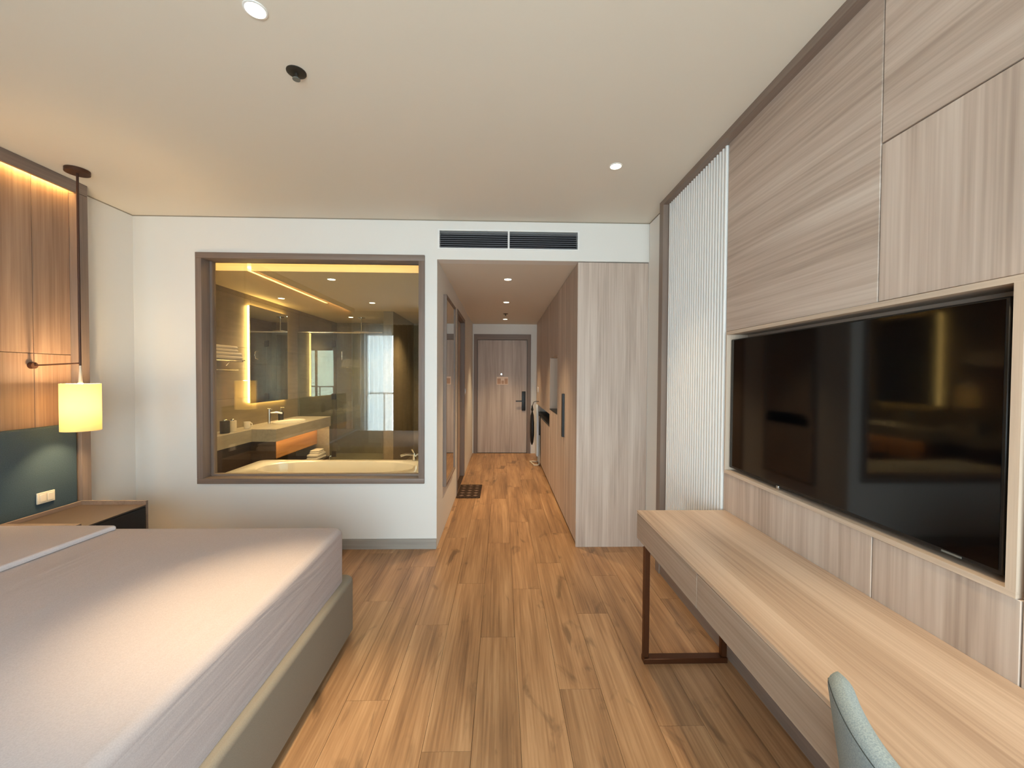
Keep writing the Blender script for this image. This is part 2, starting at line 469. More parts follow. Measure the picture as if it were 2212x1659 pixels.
# ------------------------------------------------------------------ balcony window behind the camera
w2 = thing('window_2', (-0.85, YW, 0), 'tall balcony window letting in the daylight', 'window', kind='structure')
box('window_frame', 'dark_grey', w2, GX0, GX1, YW - 0.1, YW - 0.03, 0, 0.06)
box('window_frame', 'dark_grey', w2, GX0, GX1, YW - 0.1, YW - 0.03, GZ1 - 0.06, GZ1)
nx = 4
for i in range(nx + 1):
    xx = GX0 + 0.03 + (GX1 - GX0 - 0.06) * i / nx
    box('mullion', 'dark_grey', w2, xx - 0.03, xx + 0.03, YW - 0.1, YW - 0.03, 0.06, GZ1 - 0.06)
    if i < nx:
        xn = GX0 + 0.03 + (GX1 - GX0 - 0.06) * (i + 1) / nx
        box('pane', 'glass', w2, xx + 0.03, xn - 0.03, YW - 0.07, YW - 0.06, 0.06, GZ1 - 0.06)
bf = struct('floor_balcony', 'concrete', [(-3.4, 1.7, YW - 1.6, YW - 0.12, -0.2, -0.02)], 'grey balcony slab outside the window', 'floor')
rl = thing('balcony_railing', (-0.85, YW - 1.5, -0.02), 'dark metal balcony railing outside the window', 'railing')
box('handrail', 'dark_grey', rl, -3.35, 1.65, YW - 1.52, YW - 1.47, 1.02, 1.06)
box('bottom_rail', 'dark_grey', rl, -3.35, 1.65, YW - 1.51, YW - 1.48, 0.08, 0.11)
for i in range(11):
    xx = -3.33 + i * 0.496
    box('post', 'dark_grey', rl, xx - 0.015, xx + 0.015, YW - 1.51, YW - 1.48, -0.02, 1.02)

def curtain(name, mat, x0, x1, yc, z0, z1, waves, amp, label):
    m = MB(); n = int(waves * 12)
    A, B = [], []
    for i in range(n + 1):
        u = i / n
        y = yc + amp * math.sin(u * waves * 2 * math.pi)
        A.append((x0 + (x1 - x0) * u, y)); B.append((x0 + (x1 - x0) * u, y + 0.004))
    poly = A + B[::-1]
    lo = m.ring([(p[0], p[1], z0) for p in poly]); hi = m.ring([(p[0], p[1], z1) for p in poly])
    m.bridge(lo, hi)
    return tag(m.build(name, mat, smooth=True), label, 'curtain')
curtain('sheer_curtain', 'sheer', -2.86, -2.22, YW + 0.10, 0.02, 2.5, 7, 0.03, 'white sheer curtain drawn over the balcony window corner')
curtain('blackout_curtain', 'curtain', -2.20, -1.35, YW + 0.10, 0.02, 2.5, 9, 0.045, 'beige blackout curtain gathered beside the sheer curtain')
cr_ = thing('curtain_rail', (-0.85, YW + 0.1, 2.5), 'slim metal curtain rail over the balcony window', 'rail')
box('rail', 'white', cr_, -2.95, 1.18, YW + 0.08, YW + 0.12, 2.505, 2.53)
for xx in (-2.9, -0.85, 1.12):
    box('bracket', 'white', cr_, xx - 0.015, xx + 0.015, YW, YW + 0.12, 2.53, 2.55)

# ------------------------------------------------------------------ television wall (right)
yN0, yN1, zN0, zN1 = 0.93, 2.205, 0.955, 1.728       # outside of the niche lipping
g = 0.004
def wpanel(y0, y1, z0, z1, mat):
    return box('panel', mat, wr, XW, 1.26, y0 + g / 2, y1 - g / 2, z0 + g / 2, z1 - g / 2, 0.0015, 1)
wpanel(1.312, 2.218, zN1, 2.765, 'taupe_y')
wpanel(0.40, 1.312, 2.242, 2.765, 'taupe_y')
wpanel(-0.5, 0.40, 2.242, 2.765, 'taupe_y')
wpanel(0.40, 1.312, zN1, 2.242, 'taupe_z')
wpanel(-0.5, 0.40, zN1, 2.242, 'taupe_z')
wpanel(1.312, 2.218, 0.0, zN0, 'taupe_z')
wpanel(yN0 - 0.008, 1.312, 0.0, zN0, 'taupe_z')
wpanel(0.0, yN0 - 0.008, 0.0, zN1, 'taupe_z')
wpanel(-0.9, 0.0, 0.0, zN1, 'taupe_z')
wpanel(-1.3, -0.9, 0.0, 2.765, 'taupe_z'); wpanel(-0.9, -0.5, zN1, 2.765, 'taupe_z')
# substrate behind the panels (closed around the niche)
m = MB()
m.box(1.262, 1.36, YW, yN0 + 0.012, 0, ZC); m.box(1.262, 1.36, yN1 - 0.003, 3.07, 0, ZC)
m.box(1.262, 1.36, yN0 + 0.012, yN1 - 0.003, 0, zN0 + 0.010); m.box(1.262, 1.36, yN0 + 0.012, yN1 - 0.003, zN1 - 0.010, ZC)
m.build('panel_backing', 'taupe_y', wr)
lt = 0.017
box('niche_lipping', 'lip_y', wr, XW - 0.006, 1.345, yN0, yN1, zN1 - lt, zN1)
box('niche_lipping', 'lip_y', wr, XW - 0.006, 1.345, yN0, yN1, zN0, zN0 + lt)
box('niche_lipping', 'lip_z', wr, XW - 0.006, 1.345, yN0, yN0 + 0.021, zN0 + lt, zN1 - lt)
box('niche_lipping', 'lip_z', wr, XW - 0.006, 1.345, yN1 - 0.008, yN1, zN0 + lt, zN1 - lt)
box('niche_back', 'taupe_y', wr, 1.345, 1.36, yN0 + 0.012, yN1 - 0.003, zN0 + 0.012, zN1 - 0.012)
# fluted white slats
box('slat_board', 'white', wr, 1.25, 1.262, 2.22, 3.005, 0.0, 2.77)
ns = 25; pitch_ = (3.0 - 2.222) / ns
sl_mesh = None
for i in range(ns):
    y0 = 2.222 + i * pitch_
    if sl_mesh is None:
        a0, a1 = y0 + pitch_ * 0.20, y0 + pitch_ * 0.80
        prof = [(1.2495, a0), (1.231, a0 + 0.001), (1.2275, a0 + 0.005), (1.2275, a1 - 0.005), (1.231, a1 - 0.001), (1.2495, a1)]
        sl = MB().prism(prof, 'Z', 0.0, 2.765).build('slat', 'white', wr, smooth=True)
        sl_mesh = sl.data
    else:
        ob = bpy.data.objects.new('slat', sl_mesh); COL.objects.link(ob)
        p = WORLD[sl.name]; put(ob, (p.x, p.y + i * pitch_, p.z), wr)
struct('trim_1', 'trim', [(1.19, 1.26, YW, 3.075, 2.752, ZC)], 'taupe trim along the ceiling above the television wall', 'trim')
struct('trim_2', 'trim_z', [(1.19, 1.26, 3.005, 3.075, 0, 2.752)], 'taupe upright post ending the white fluted slats', 'trim')
struct('baseboard_right', 'trim', [(1.198, XW - 0.001, YW, 3.005, 0, 0.08)], 'taupe baseboard under the desk and slats', 'baseboard')

# television
tv = thing('television', (1.27, 1.58, 0.985), 'large black flat-screen television set in the wooden wall niche', 'television')
box('screen', 'tv_screen', tv, 1.249, 1.254, 0.981, 2.181, 1.0, 1.678)
box('bezel', 'tv_case', tv, 1.25, 1.285, 0.972, 2.19, 0.988, 1.684, 0.003, 1)
box('housing', 'tv_case', tv, 1.285, 1.33, 1.1, 2.06, 1.02, 1.5, 0.01)
box('logo', 'grey_metal', tv, 1.2475, 1.2495, 1.062, 1.112, 0.9915, 0.9965)
box('sensor', 'chrome', tv, 1.247, 1.262, 1.79, 1.806, 0.975, 0.992, 0.003)

# ------------------------------------------------------------------ desk
dk = thing('desk', (0.99, 1.0, 0), 'long wall-mounted wooden desk with bronze loop leg under the television', 'desk')
DY1, DY0 = 2.195, -0.55
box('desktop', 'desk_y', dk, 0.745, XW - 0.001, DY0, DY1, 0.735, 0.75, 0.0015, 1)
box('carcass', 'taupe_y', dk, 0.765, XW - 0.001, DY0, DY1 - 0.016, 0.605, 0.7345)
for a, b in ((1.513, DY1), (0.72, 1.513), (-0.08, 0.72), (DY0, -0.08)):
    box('drawer_front', 'front_shade_y', dk, 0.746, 0.764, a + 0.0015, b - 0.0015, 0.600, 0.7335, 0.001, 1)
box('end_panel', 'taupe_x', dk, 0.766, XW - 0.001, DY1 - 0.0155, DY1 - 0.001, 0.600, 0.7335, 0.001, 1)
def loop(yc):
    t = 0.014
    box('leg', 'bronze', dk, 0.742, 0.770, yc - t, yc + t, 0.028, 0.6, 0.002, 1)
    box('leg', 'bronze', dk, 1.150, 1.178, yc - t, yc + t, 0.028, 0.6, 0.002, 1)
    box('foot_bar', 'bronze', dk, 0.742, 1.178, yc - t * 1.6, yc + t * 1.6, 0.0, 0.028, 0.002, 1)
loop(2.07); loop(-0.4)

# ------------------------------------------------------------------ desk chair
ch = thing('desk_chair', (0.80, 0.54, 0), 'grey-green upholstered desk chair pushed up to the wooden desk', 'chair')
def backrest():
    m = MB(); nu, nv = 56, 30
    yc, w, x0 = 0.535, 0.285, 0.600
    th = 0.044
    def pt(u, v, side):
        k = 0.105
        # rounded upper corners
        zt = 0.884 - 0.016 * abs(u) ** 8
        zb = 0.43
        ww = w * (1 - 0.10 * (1 - v))
        z = zb + (zt - zb) * v
        X = x0 + k * u * u + 0.055 * (1 - v) - 0.0 * v
        Y = yc + ww * u
        nrm = Vector((1, -2 * k * u / w, 0)).normalized()
        e = min(1.0, (1 - abs(u)) / 0.09); e = math.sqrt(max(0, 1 - (1 - e) ** 2))
        f = min(1.0, (1 - v) / 0.06); f = math.sqrt(max(0, 1 - (1 - f) ** 2))
        f2 = min(1.0, v / 0.06); f2 = math.sqrt(max(0, 1 - (1 - f2) ** 2))
        t = th / 2 * max(0.02, e) * max(0.02, f) * max(0.02, f2)
        return Vector((X, Y, z)) + nrm * t * side
    us = [-1 + 2 * i / nu for i in range(nu + 1)]
    us = [math.copysign(1 - (1 - abs(u)) ** 1.6, u) for u in us]
    vs = [0] + [1 - (1 - j / nv) ** 1.7 for j in range(1, nv + 1)]
    g1 = [[m.bm.verts.new(pt(u, v, -1)) for u in us] for v in vs]
    g2 = [[m.bm.verts.new(pt(u, v, 1)) for u in us] for v in vs]
    for gg in (g1, g2):
        for j in range(nv):
            for i in range(nu):
                m.bm.faces.new((gg[j][i], gg[j][i + 1], gg[j + 1][i + 1], gg[j + 1][i]))
    for j in range(nv):
        for i in (0, nu):
            m.bm.faces.new((g1[j][i], g1[j + 1][i], g2[j + 1][i], g2[j][i]))
    for i in range(nu):
        for j in (0, nv):
            m.bm.faces.new((g1[j][i], g1[j][i + 1], g2[j][i + 1], g2[j][i]))
    b = m.build('backrest', 'chair', ch, smooth=True)
    for p in b.data.polygons: p.use_smooth = True
    seam = []
    for i in range(0, 41):
        u = 0.945 - 1.89 * i / 40
        seam.append(pt(u, 0.965, -1.02))
    down = [pt(0.955, v, -1.02) for v in (0.45, 0.6, 0.75, 0.88, 0.94)]
    MB().tube(down + seam, 0.0008, 6).build('seam', 'seam', b, smooth=True)
backrest()
box('seat', 'chair', ch, 0.62, 1.07, 0.30, 0.77, 0.40, 0.47, 0.028, 3)
for xx in (0.66, 1.03):
    for yy in (0.34, 0.73):
        MB().cyl((xx + (0.03 if xx > 0.9 else -0.03), yy + (0.02 if yy > 0.5 else -0.02), 0), (xx, yy, 0.405), 0.011, 0.017, 14).build('leg', 'dark_wood', ch, smooth=True)

# ------------------------------------------------------------------ headboard wall (left)
lw = thing('headboard_wall', (-2.98, 1.0, 0), 'wood-panelled headboard wall with hidden warm light along its top', 'panelling')
XF, XP = -2.905, -2.965
box('top_beam', 'trim', lw, XF - 0.024, XF, -1.0, 2.956, 2.712, ZC - 0.001, 0.002, 1)
box('side_post', 'trim_z', lw, XL + 0.001, XF, 2.89, 2.956, 0.0, 2.7115, 0.002, 1)
box('post_head', 'trim_z', lw, XL + 0.001, XF - 0.0245, 2.89, 2.956, 2.712, ZC - 0.001)
box('led_strip', 'led', lw, XF - 0.033, XF - 0.025, -0.9, 2.88, 2.744, 2.760)
ys = [-1.0, -0.33, 0.335, 1.0, 1.665, 2.33, 2.665, 2.889]
ys = [-1.0, -0.29, 0.30, 0.89, 1.48, 2.07, 2.665, 2.889]
for a, b in zip(ys, ys[1:]):
    box('panel', 'brown_z', lw, XL + 0.001, XP, a + 0.0015, b - 0.0015, 1.607, ZC - 0.002, 0.001, 1)
    box('panel', 'brown_z', lw, XL + 0.001, XP, a + 0.0015, b - 0.0015, 0.0, 1.604, 0.001, 1)
hb = thing('headboard', (-2.94, 1.5, 0.1), 'padded teal-grey fabric headboard behind the bed', 'headboard')
for a, b in ((-0.6, 1.15), (1.15, 2.878)):
    box('pad', 'headboard', hb, XP + 0.001, -2.918, a + 0.001, b - 0.001, 0.25, 1.135, 0.012, 3)

sw = thing('bedside_switch', (-2.916, 2.67, 0.65), 'cream double switch plate on the teal-grey headboard', 'switch')
box('plate', 'cream', sw, -2.918, -2.908, 2.62, 2.722, 0.652, 0.722, 0.002, 1)
for a in (2.632, 2.674):
    box('rocker', 'cream', sw, -2.908, -2.904, a, a + 0.036, 0.664, 0.710, 0.0015, 1)

# ------------------------------------------------------------------ nightstand
n_ = thing('nightstand', (-2.68, 2.64, 0), 'low nightstand with pale rim and black front beside the bed', 'nightstand')
nX0, nX1, nY0, nY1, nz = -2.904, -2.455, 2.42, 2.885, 0.60
box('body', 'black', n_, nX0, nX1 - 0.004, nY0 + 0.004, nY1 - 0.02, 0.10, 0.565)
box('tray', 'tray', n_, nX0, nX1, nY0, nY1 - 0.018, 0.566, 0.574)
box('rim', 'trim', n_, nX0, nX0 + 0.016, nY0, nY1 - 0.018, 0.575, nz)
box('end_panel', 'trim', n_, nX0, nX1, nY1 - 0.0175, nY1, 0.0, nz)
box('rim', 'trim', n_, nX0 + 0.017, nX1, nY0, nY0 + 0.014, 0.575, nz)
box('end_panel', 'trim', n_, nX0, nX1, nY0 - 0.0175, nY0 - 0.0005, 0.0, nz)
box('drawer_front', 'black', n_, nX1 - 0.003, nX1 + 0.004, nY0 + 0.006, nY1 - 0.024, 0.12, 0.56, 0.001, 1)

# ------------------------------------------------------------------ bed
bd = thing('bed', (-1.87, 1.56, 0), 'double bed with white sheet on a taupe upholstered base', 'bed')
def rslab(x0, x1, y0, y1, z0, z1, rc, re, n=8):
    """slab with rounded plan corners rc and rounded top edge re"""
    m = MB()
    def plan(ins, z):
        pts = []
        r = max(0.004, rc - ins)
        for cx, cy, a0 in ((x1 - ins - r, y1 - ins - r, 0), (x0 + ins + r, y1 - ins - r, 90), (x0 + ins + r, y0 + ins + r, 180), (x1 - ins - r, y0 + ins + r, 270)):
            for k in range(n + 1):
                a = math.radians(a0 + 90 * k / n)
                pts.append((cx + r * math.cos(a), cy + r * math.sin(a), z))
        return m.ring(pts)
    rings = [plan(0.004, z0), plan(0, z0 + 0.004)]
    for k in range(7):
        a = math.pi / 2 * k / 6
        rings.append(plan(re * (1 - math.cos(a)), z1 - re + re * math.sin(a)))
    for a, b in zip(rings, rings[1:]): m.bridge(a, b)
    m.cap(rings[0], True); m.cap(rings[-1])
    return m
rslab(-2.914, -0.835, 0.78, 2.355, 0.035, 0.335, 0.06, 0.022).build('base', 'bed_base', bd, smooth=True)
box('plinth', 'black', bd, -2.85, -0.91, 0.86, 2.28, 0.0, 0.035)
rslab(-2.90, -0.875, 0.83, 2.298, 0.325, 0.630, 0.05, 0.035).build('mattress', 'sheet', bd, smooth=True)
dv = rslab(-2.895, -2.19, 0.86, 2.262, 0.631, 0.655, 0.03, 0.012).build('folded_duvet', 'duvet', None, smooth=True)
for v in dv.data.vertices:
    w_ = v.co + WORLD[dv.name]
    if w_.x > -2.5:
        q = min(1.0, max(0.0, (w_.y - 1.95) / 0.3)); v.co.x += 0.11 * q * q
tag(dv, 'white duvet folded flat across the head of the bed', 'duvet')

# ------------------------------------------------------------------ pendant lamp
px, py = -2.735, 2.72
pn = thing('pendant_lamp', (px, py, 1.11), 'cream drum pendant lamp hanging from a brown rod beside the bed', 'lamp')
MB().lathe(px, py, [(0.062, 2.766), (0.062, 2.789)], 32).build('canopy', 'brown_metal', pn, smooth=True)
MB().cyl((px, py, 1.53), (px, py, 2.766), 0.0065, n=12).build('rod', 'brown_metal', pn, smooth=True)
MB().cyl((px, py, 1.415), (px, py, 1.53), 0.011, 0.005, 12).build('shade_holder', 'cream', pn, smooth=True)
ar = MB().cyl((-2.945, 2.647, 1.528), (px, py, 1.545), 0.005, n=10).build('arm', 'brown_metal', pn, smooth=True)
MB().cyl((-2.964, 2.647, 1.528), (-2.940, 2.647, 1.528), 0.022, 0.020, 18).build('wall_knob', 'brown_metal', pn, smooth=True)
m = MB()
ro, ri = 0.097, 0.0945
n = 40
R0 = [m.ring([(px + r * math.cos(2 * math.pi * i / n), py + r * math.sin(2 * math.pi * i / n), z) for i in range(n)]) for r, z in ((ri, 1.108), (ro, 1.108), (ro, 1.413), (ri, 1.413))]
for a, b in zip(R0, R0[1:] + R0[:1]): m.bridge(a, b)
m.build('lamp_shade', 'shade', pn, smooth=True)
MB().lathe(px, py, [(0.012, 1.20), (0.03, 1.225), (0.032, 1.26), (0.014, 1.31), (0.012, 1.415)], 16).build('bulb', emit('bulb_glow', (1.0, 0.68, 0.34), 400.0), pn, smooth=True)

# ------------------------------------------------------------------ downlights and sprinklers
def downlight(x, y, z, r, energy, label, angle=78, blend=0.7, group=None, color=(1.0, 0.73, 0.42), soft=0.03):
    t = thing('downlight', (x, y, z), label, 'ceiling light', group)
    n = 28
    m = MB()
    prof = [(r * 1.22, z - 0.0005), (r * 1.2, z - 0.004), (r * 1.02, z - 0.005), (r, z - 0.0005)]
    rs = [m.ring([(x + q * math.cos(2 * math.pi * i / n), y + q * math.sin(2 * math.pi * i / n), zz) for i in range(n)]) for q, zz in prof]
    for a, b in zip(rs, rs[1:]): m.bridge(a, b)
    m.build('trim_ring', 'white', t, smooth=True)
    MB().lathe(x, y, [(r * 0.98, z - 0.0035), (r * 0.98, z - 0.001)], n).build('lens', 'lens', t, smooth=True)
    l = bpy.data.lights.new('downlight_beam', 'SPOT'); l.energy = energy; l.color = color
    l.spot_size = math.radians(angle); l.spot_blend = blend; l.shadow_soft_size = soft
    o = bpy.data.objects.new('downlight_beam', l); COL.objects.link(o); put(o, (x, y, z - 0.012), t)
    return t
downlight(-0.89, 1.512, ZC, 0.033, DOWN_BED * 2.4, 'recessed ceiling downlight above the foot of the bed', 36, 1.0)
downlight(0.704, 2.544, ZC, 0.033, DOWN_BED * 0.7, 'recessed ceiling downlight near the fluted white slats', 66, 0.9)
downlight(0.80, 0.80, ZC, 0.033, DOWN_BED * 0.8, 'recessed ceiling downlight above the desk chair', 54, 0.9)
for y, lab in ((4.151, 'corridor downlight nearest the air vent'), (5.436, 'middle corridor downlight level with the door mat'), (7.054, 'corridor downlight nearest the entrance door')):
    downlight(0.06, y, ZH, 0.035, DOWN_HALL, lab, 78, 0.9)
def sprinkler(x, y, z, label):
    t = thing('sprinkler', (x, y, z), label, 'sprinkler')
    MB().lathe(x, y, [(0.030, z - 0.008), (0.040, z - 0.004), (0.040, z - 0.0005)], 24).build('escutcheon', 'dark_grey', t, smooth=True)
    MB().cyl((x, y, z - 0.03), (x, y, z - 0.008), 0.007, n=12).build('bulb_stem', 'dark_grey', t, smooth=True)
    MB().lathe(x, y, [(0.016, z - 0.034), (0.016, z - 0.031)], 18).build('deflector', 'grey_metal', t, smooth=True)
sprinkler(-0.894, 1.813, ZC, 'dark fire sprinkler head on the bedroom ceiling')
sprinkler(0.062, 6.45, ZH, 'small sprinkler head on the corridor ceiling')

# ------------------------------------------------------------------ air vent over the corridor
av = thing('air_vent', (0.06, YB, 2.555), 'black slotted air-conditioning vent above the corridor opening', 'vent')
aX0, aX1, aZ0, aZ1 = -0.53, 0.645, 2.555, 2.705
box('duct_back', 'black', av, aX0, aX1, 3.56, 3.60, aZ0, aZ1)
for a in ((aX0 - 0.012, aX1 + 0.012, aZ1 - 0.004, aZ1 + 0.008), (aX0 - 0.012, aX1 + 0.012, aZ0 - 0.008, aZ0 + 0.003)):
    box('frame', 'white', av, a[0], a[1], YB - 0.006, YB - 0.0005, a[2], a[3])
for a in ((aX0 - 0.012, aX0 + 0.003), (aX1 - 0.003, aX1 + 0.012)):
    box('frame', 'white', av, a[0], a[1], YB - 0.006, YB - 0.0005, aZ0 + 0.003, aZ1 - 0.004)
box('divider', 'white', av, 0.048, 0.063, YB - 0.006, YB + 0.03, aZ0 + 0.003, aZ1 - 0.004)
for xa, xb in ((aX0 + 0.003, 0.048), (0.063, aX1 - 0.003)):
    for k in range(8):
        zc = aZ0 + 0.013 + k * 0.0175
        MB().prism([(YB + 0.004, zc + 0.0015), (YB + 0.004, zc - 0.0015), (YB + 0.03, zc + 0.007), (YB + 0.03, zc + 0.010)], 'X', xa, xb).build('louvre', 'louvre', av)

# ------------------------------------------------------------------ corridor: mirror, bathroom door, entrance door
hm = thing('wall_mirror', (-0.54, 4.2, 0.44), 'tall narrow mirror in a brown frame on the corridor wall', 'mirror')
mY0, mY1, mZ0, mZ1 = 3.84, 4.60, 0.43, 2.24
box('glass', 'mirror', hm, -0.545, -0.525, mY0 + 0.02, mY1 - 0.02, mZ0 + 0.02, mZ1 - 0.02)
for a in ((mY0, mY1, mZ1 - 0.02, mZ1), (mY0, mY1, mZ0, mZ0 + 0.02), (mY0, mY0 + 0.02, mZ0 + 0.02, mZ1 - 0.02), (mY1 - 0.02, mY1, mZ0 + 0.02, mZ1 - 0.02)):
    box('frame', 'trim_z', hm, -0.546, -0.515, a[0], a[1], a[2], a[3])

d2 = thing('door_2', (-0.6, 5.54, 0), 'dark wooden bathroom door set back in the corridor wall', 'door', kind='structure')
box('door_frame', 'trim_z', d2, -0.65, -0.54, 5.031, 5.08, 0, 2.299)
box('door_frame', 'trim_z', d2, -0.65, -0.54, 6.01, 6.059, 0, 2.299)
box('door_frame', 'trim', d2, -0.65, -0.54, 5.08, 6.01, 2.25, 2.299)
box('door_leaf', 'taupe_z', d2, -0.645, -0.605, 5.083, 6.007, 0.006, 2.247)
hd = box('handle', 'black', d2, -0.605, -0.590, 5.13, 5.16, 0.95, 1.13, 0.002, 1)

d1 = thing('door_1', (0.0, YD, 0), 'grey-brown wooden entrance door at the end of the corridor', 'door', kind='structure')
box('door_frame', 'trim_z', d1, -0.525, -0.458, YD - 0.015, YD + 0.11, 0, 2.269)
box('door_frame', 'trim_z', d1, 0.493, 0.560, YD - 0.015, YD + 0.11, 0, 2.269)
box('door_frame', 'trim_x', d1, -0.458, 0.493, YD - 0.015, YD + 0.11, 2.165, 2.269)
leaf = box('door_leaf', 'taupe_z', d1, -0.453, 0.488, YD + 0.03, YD + 0.075, 0.006, 2.160)
box('lock_plate', 'black', d1, 0.392, 0.462, YD + 0.012, YD + 0.03, 0.815, 1.185, 0.004, 2)
lv = MB().cyl((0.428, YD + 0.012, 1.0), (0.428, YD - 0.03, 1.0), 0.011, n=12)
lv.box(0.275, 0.44, YD - 0.042, YD - 0.028, 0.99, 1.012)
lv.build('lever', 'black', d1)
MB().cyl((0.0, YD + 0.03, 1.51), (0.0, YD + 0.022, 1.51), 0.014, n=16).build('peephole', 'chrome', d1, smooth=True)
sg = thing('evacuation_plan', (0.02, YD + 0.03, 1.31), 'small pinkish notice plaque on the entrance door', 'sign')
box('sheet', 'sign', sg, -0.09, 0.13, YD + 0.024, YD + 0.0295, 1.312, 1.462)
for a in ((-0.078, -0.01, 1.325, 1.43), (0.0, 0.05, 1.325, 1.39), (0.06, 0.12, 1.325, 1.43)):
    box('print', 'sign_ink', sg, a[0], a[1], YD + 0.0232, YD + 0.0239, a[2], a[3])

ls = thing('light_switch', (-0.546, 6.16, 1.2), 'white light switch on the corridor wall beside the bathroom door', 'switch')
box('plate', 'white', ls, -0.547, -0.539, 6.12, 6.206, 1.20, 1.286, 0.002, 1)
box('rocker', 'white', ls, -0.539, -0.535, 6.14, 6.186, 1.22, 1.266, 0.001, 1)

mt = thing('door_mat', (-0.40, 5.19, 0), 'dark brown patterned mat on the floor before the bathroom door', 'mat')
box('pile', 'mat', mt, -0.54, -0.25, 4.90, 5.47, 0.001, 0.014, 0.004, 2)
for k in range(5):
    yk = 4.97 + k * 0.108
    m = MB()
    for j in range(3):
        xk = -0.48 + j * 0.085
        m.prism([(xk - 0.03, yk), (xk, yk - 0.03), (xk + 0.03, yk), (xk, yk + 0.03)], 'Z', 0.0142, 0.0155)
    m.build('motif_row', 'mat_light', mt)

# ------------------------------------------------------------------ built-in cabinets on the right of the corridor
XC = 0.65
wd = thing('wardrobe', (0.95, 4.08, 0), 'tall taupe wardrobe with black bar handle at the corridor corner', 'wardrobe')
box('end_panel', 'taupe_z', wd, XC, 1.258, YB + 0.012, YB + 0.034, 0.0, ZH - 0.006, 0.001, 1)
box('carcass', 'taupe_z', wd, XC + 0.022, 1.258, YB + 0.035, 4.69, 0.06, ZH - 0.006)
box('plinth', 'black', wd, XC + 0.03, 1.258, YB + 0.035, 4.69, 0.0, 0.06)
for a, b in ((YB + 0.036, 4.13), (4.133, 4.688)):
    d = box('door', 'taupe_z', wd, XC, XC + 0.020, a, b, 0.035, ZH - 0.008, 0.001, 1)
    if b > 4.5:
        m = MB().box(XC - 0.026, XC - 0.0005, 4.155, 4.205, 0.855, 1.30, 0.003, 1)
        m.build('handle', 'black', d)
tu = thing('niche_cabinet', (0.95, 5.07, 0), 'tall taupe cabinet with an open niche between wardrobe and kitchenette', 'cabinet')
a, b = 4.692, 5.452
box('upper_body', 'taupe_z', tu, XC + 0.022, 1.258, a, b, 1.72, ZH - 0.006)
box('lower_body', 'taupe_z', tu, XC + 0.022, 1.258, a, b, 0.06, 1.035)
box('plinth', 'black', tu, XC + 0.03, 1.258, a, b, 0.0, 0.06)
box('niche_side', 'lip_z', tu, XC, 1.258, a, a + 0.018, 1.036, 1.719)
box('niche_side', 'lip_z', tu, XC, 1.258, b - 0.018, b, 1.036, 1.719)
box('niche_back', 'lip_z', tu, 1.0, 1.258, a + 0.019, b - 0.019, 1.036, 1.719)
box('niche_sill', 'black', tu, XC - 0.004, XC + 0.3, a + 0.019, b - 0.019, 1.036, 1.046)
box('door', 'taupe_z', tu, XC, XC + 0.020, a + 0.002, b - 0.002, 1.722, ZH - 0.008, 0.001, 1)
box('door', 'taupe_z', tu, XC, XC + 0.020, a + 0.002, b - 0.002, 0.035, 1.033, 0.001, 1)
kb = thing('low_kitchen_cabinet', (0.95, 6.5, 0), 'low kitchenette cabinet with a dark countertop past the niche cabinet', 'cabinet')
a, b = 5.456, 7.50
box('body', 'taupe_z', kb, XC + 0.022, 1.258, a, b, 0.06, 0.80)
box('plinth', 'black', kb, XC + 0.03, 1.258, a, b, 0.0, 0.06)
box('countertop', 'black', kb, XC - 0.004, 1.258, a, b, 0.801, 0.825, 0.002, 1)
for k in range(3):
    u0, u1 = a + (b - a) * k / 3, a + (b - a) * (k + 1) / 3
    box('door', 'taupe_z', kb, XC, XC + 0.02, u0 + 0.0015, u1 - 0.0015, 0.035, 0.795, 0.001, 1)
ku = thing('kitchenette_wall_cabinet', (0.95, 6.5, 0.97), 'taupe wall cabinet hanging over the dark countertop', 'cabinet')
box('body', 'taupe_z', ku, XC + 0.022, 1.258, a, b, 0.975, ZH - 0.006)
for k in range(3):
    u0, u1 = a + (b - a) * k / 3, a + (b - a) * (k + 1) / 3
    box('door', 'taupe_z', ku, XC, XC + 0.02, u0 + 0.0015, u1 - 0.0015, 0.97, ZH - 0.008, 0.001, 1)
struct('wall_kitchenette', 'wall', [(0.678, 1.268, 7.505, YD - 0.002, 0, ZH)], 'white return wall beside the entrance door', 'wall')
kc = thing('key_card_switch', (0.64, 7.2, 1.2), 'small white key card holder on the wall cabinet by the entrance', 'switch')
box('holder', 'white', kc, 0.638, 0.649, 7.09, 7.17, 1.195, 1.285, 0.003, 2)
box('card', 'cream', kc, 0.634, 0.6375, 7.105, 7.155, 1.24, 1.32)

# folded ironing board leaning by the kitchenette
ib = thing('ironing_board', (0.60, 6.85, 0), 'folded white ironing board standing upright against the kitchenette', 'ironing board')
m = MB()
prof = []
for k in range(25):
    t = k / 24; z = 0.16 + 0.84 * t
    wdt = 0.16 * (1 - max(0, (t - 0.55) / 0.45) ** 2.2 * 0.86)
    prof.append((wdt, z))
yc = 6.82
poly = [(yc + w, z) for w, z in prof] + [(yc - w, z) for w, z in prof[::-1]]
m.prism(poly, 'X', 0.585, 0.612)
m.build('board', 'iron_cover', ib)
m = MB().prism([(yc + (w - 0.012) * 1, z) for w, z in prof] + [(yc - (w - 0.012), z) for w, z in prof[::-1]], 'X', 0.613, 0.620)
m.build('backing', 'grey_metal', ib)
MB().tube([(0.632, yc - 0.10, 0.5), (0.632, yc - 0.12, 0.02), (0.60, yc - 0.14, 0.012), (0.55, yc - 0.14, 0.012)], 0.010).build('leg', 'cream', ib, smooth=True)
MB().tube([(0.632, yc + 0.10, 0.5), (0.632, yc + 0.12, 0.02), (0.56, yc + 0.16, 0.012), (0.50, yc + 0.16, 0.012)], 0.010).build('leg', 'cream', ib, smooth=True)
